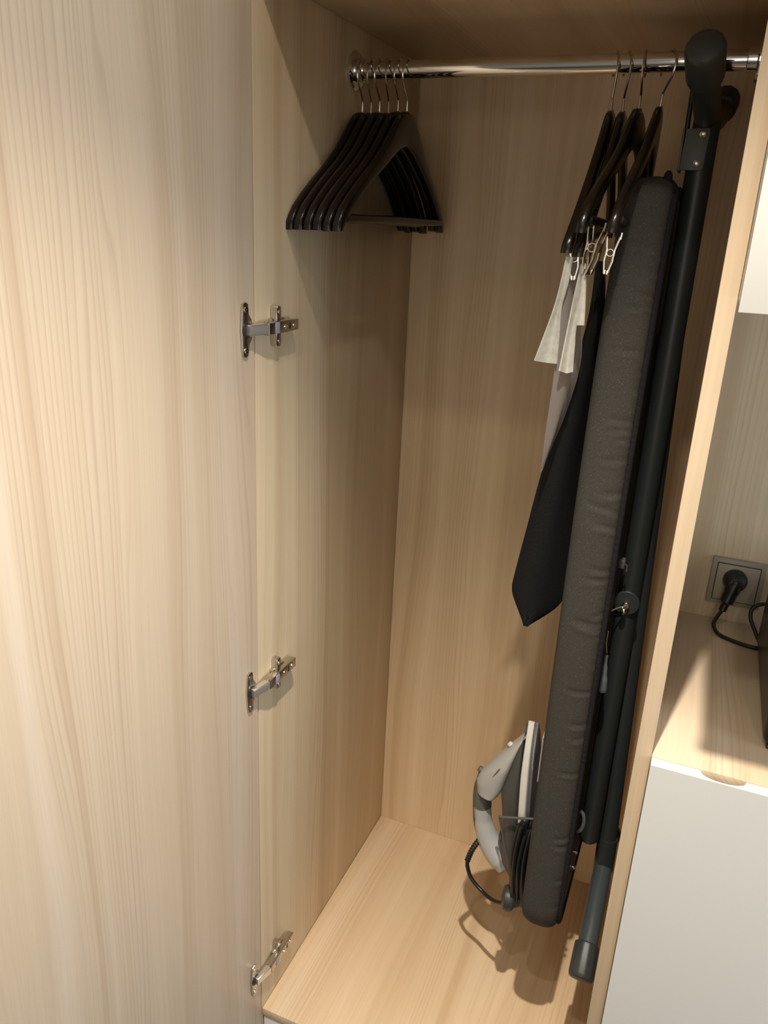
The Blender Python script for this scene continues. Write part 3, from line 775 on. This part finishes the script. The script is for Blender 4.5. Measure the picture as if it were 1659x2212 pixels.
bm = B(); loft(bm, [section(z, xs(z) - 0.006, xs(z), hw(z) * 0.97, hw(z) * 0.97, 0.25) for z in zr(0.285, 0.594, 40)]); obj('sole_plate', bm, M['sole'], ir, True, 50)
bm = B(); loft(bm, [section(z, xs(z) - 0.0225 + 0.004 * max(0, (z - 0.5) / 0.09), xs(z) - 0.0075, hw(z) * 0.98, hw(z) * 1.0, 0.3) for z in zr(0.355, 0.592, 36)]); obj('skirt', bm, M['irwhite'], ir, True, 50)
xlb = [(0.275, 0.392), (0.30, 0.376), (0.34, 0.369), (0.38, 0.366), (0.42, 0.3625), (0.445, 0.357), (0.50, 0.369), (0.55, 0.381), (0.585, 0.392)]
bm = B(); loft(bm, [section(z, interp(xlb, z), xs(z) - 0.0225, hw(z) * 0.72, hw(z) * 0.96, 0.55) for z in zr(0.300, 0.585, 36)]); obj('water_tank', bm, M['irdark'], ir, True, 50)
# upper shell: light grey nose
xl_s = [(0.412, 0.318), (0.425, 0.3095), (0.446, 0.3065), (0.462, 0.3125), (0.477, 0.3215), (0.505, 0.341), (0.536, 0.363), (0.558, 0.380), (0.578, 0.394)]
xr_s = [(0.412, 0.336), (0.418, 0.345), (0.430, 0.354), (0.445, 0.3600), (0.50, 0.3720), (0.55, 0.3835), (0.578, 0.3955)]
bm = B(); loft(bm, [section(z, interp(xl_s, z), interp(xr_s, z), min(0.020, hw(z) * 0.45) + 0.001, min(0.034, hw(z) * 0.80) + 0.001, 0.75) for z in zr(0.424, 0.578, 30)]); obj('nose_shell', bm, M['irgrey'], ir, True, 50)
# handle: dark collar, then light grip curving into the heel
hp = smooth([(0.3245, IY, 0.452), (0.3205, IY, 0.425), (0.3205, IY, 0.400), (0.3235, IY, 0.372), (0.3285, IY, 0.345), (0.3405, IY, 0.315), (0.3575, IY, 0.292), (0.3795, IY, 0.276)], 6)
def part_of(path, a_, b_): return path[int(a_ * (len(path) - 1)):int(b_ * (len(path) - 1)) + 1]
g1 = part_of(hp, 0.0, 0.36); bm = B(); tube(bm, g1, [0.0172] * len(g1), 20); obj('handle_collar', bm, M['irmid'], ir, True, 60)
g2 = part_of(hp, 0.34, 1.0); bm = B(); tube(bm, g2, [0.0165 + 0.017 * max(0, (i / (len(g2) - 1) - 0.25)) * (1.0 if i < len(g2) - 3 else 0.8) for i in range(len(g2))], 20); obj('handle', bm, M['irhandle'], ir, True, 60)
bm = B(); tube(bm, [(p.x - 0.0078, p.y, p.z - 0.001) for p in part_of(hp, 0.1, 0.92)], [0.0105 + 0.007 * max(0, (i / 36 - 0.3)) for i in range(len(part_of(hp, 0.1, 0.92)))], 16); obj('handle_back', bm, M['irmid'], ir, True, 60)
bm = B(); loft(bm, [section(z, interp([(0.268, 0.388), (0.29, 0.372), (0.33, 0.362), (0.362, 0.358)], z), interp([(0.268, 0.404), (0.30, 0.408), (0.362, 0.392)], z), 0.028, 0.036, 0.6) for z in zr(0.270, 0.342, 14)]); obj('heel', bm, M['irdark'], ir, True, 50)
bm = B(); lathe(bm, [(0, 0.0055), (0.004, 0.0050), (0.0055, 0.003), (0.0055, 0.0)], (0.3625, IY - 0.004, 0.536), (-0.75, 0, 0.6), 12); o = obj('spray_nozzle', bm, M['irwhite'], ir)
bm = B(); lathe(bm, [(0, 0.0062), (0.006, 0.0058), (0.0072, 0.003), (0.0072, 0)], (0.3135, IY, 0.462), (-0.85, 0, 0.45), 12); obj('steam_button', bm, M['irmid'], ir)
bm = B(); tube(bm, smooth([(0.336, IY - 0.0245, 0.467), (0.344, IY - 0.0262, 0.480), (0.352, IY - 0.0272, 0.497)], 4), [0.0006] + [0.0016] * 7 + [0.0005], 8); obj('shell_groove', bm, M['irmid'], ir)
# cord: ribbed sleeve, arc, plug, wound bundle hung on the holder
sl = smooth([(0.331, IY - 0.004, 0.322), (0.321, IY - 0.012, 0.306), (0.313, IY - 0.018, 0.286), (0.3085, IY - 0.020, 0.266)], 8)
bm = B(); tube(bm, sl, [0.0058 if i % 2 == 0 else 0.0044 for i in range(len(sl))], 12); obj('cord_sleeve', bm, M['cord'], ir, True, 20)
bm = B(); tube(bm, smooth([(0.3085, IY - 0.020, 0.267), (0.3100, IY - 0.022, 0.253), (0.3220, IY - 0.028, 0.233), (0.3480, IY - 0.036, 0.219), (0.3740, IY - 0.056, 0.228), (0.3950, IY - 0.072, 0.246)], 7), 0.0039, 12); obj('cord', bm, M['cord'], ir)
bm = B(); lathe(bm, [(0, 0.010), (0.003, 0.0205), (0.010, 0.0230), (0.018, 0.0215), (0.023, 0.0150), (0.030, 0.0120), (0.036, 0.008)], (0.391, IY - 0.076, 0.263), (0.92, 0.25, -0.05), 22); obj('plug', bm, M['rubber'], ir)
bm = B(); rb = random.Random(11)
for k in range(9):
    x = 0.4045 + 0.0028 * k + rb.uniform(-0.001, 0.001); y = IY - 0.070 + 0.011 * math.sin(k * 2.1); top = 0.425 + rb.uniform(-0.014, 0.010); bot = 0.252 + rb.uniform(-0.006, 0.018)
    w_ = rb.uniform(0.008, 0.013)
    loop = [(x, y - w_ * 0.2, bot + 0.02), (x - 0.002, y - w_, bot + 0.07), (x - 0.003, y - w_, top - 0.05), (x, y - w_ * 0.4, top - 0.005), (x + 0.001, y + w_ * 0.4, top - 0.004), (x + 0.002, y + w_, top - 0.05), (x + 0.001, y + w_, bot + 0.07), (x, y + w_ * 0.3, bot + 0.004), (x, y - w_ * 0.2, bot + 0.02)]
    tube(bm, smooth(loop, 5), 0.0034, 8)
obj('cord_bundle', bm, M['cord'], ir)

# holder: heat plate against the board with a wire cradle round the iron
ho = thing('iron_holder', 'pale grey plate and dark wire cradle holding the upright iron', 'holder', (0.43, -0.31, 0.30))
bm = B(); prism(bm, [(-0.368, 0.300), (-0.256, 0.300), (-0.256, 0.590), (-0.262, 0.604), (-0.362, 0.606), (-0.368, 0.592)], 'X', 0.4308, 0.4343, 0.0008); obj('heat_plate', bm, M['holder'], ho)
bm = B(); prism(bm, [(-0.345, 0.497), (-0.279, 0.497), (-0.279, 0.588), (-0.312, 0.604), (-0.345, 0.588)], 'X', 0.4200, 0.4300, 0.001); obj('rest_pad', bm, M['holder'], ho)
bm = B()
tube(bm, smooth([(0.430, -0.372, 0.440), (0.424, -0.374, 0.440), (0.3730, -0.374, 0.4245), (0.3690, -0.374, 0.4225), (0.3700, -0.374, 0.4150), (0.3960, -0.374, 0.318), (0.4060, -0.371, 0.272), (0.4080, -0.345, 0.2620), (0.4080, -0.28, 0.2620), (0.4060, -0.253, 0.272), (0.3960, -0.250, 0.318), (0.3700, -0.250, 0.415), (0.3690, -0.250, 0.4225), (0.3730, -0.250, 0.4245), (0.424, -0.250, 0.440), (0.430, -0.252, 0.440)], 4), 0.0024, 10)
obj('wire_cradle', bm, M['plate'], ho)
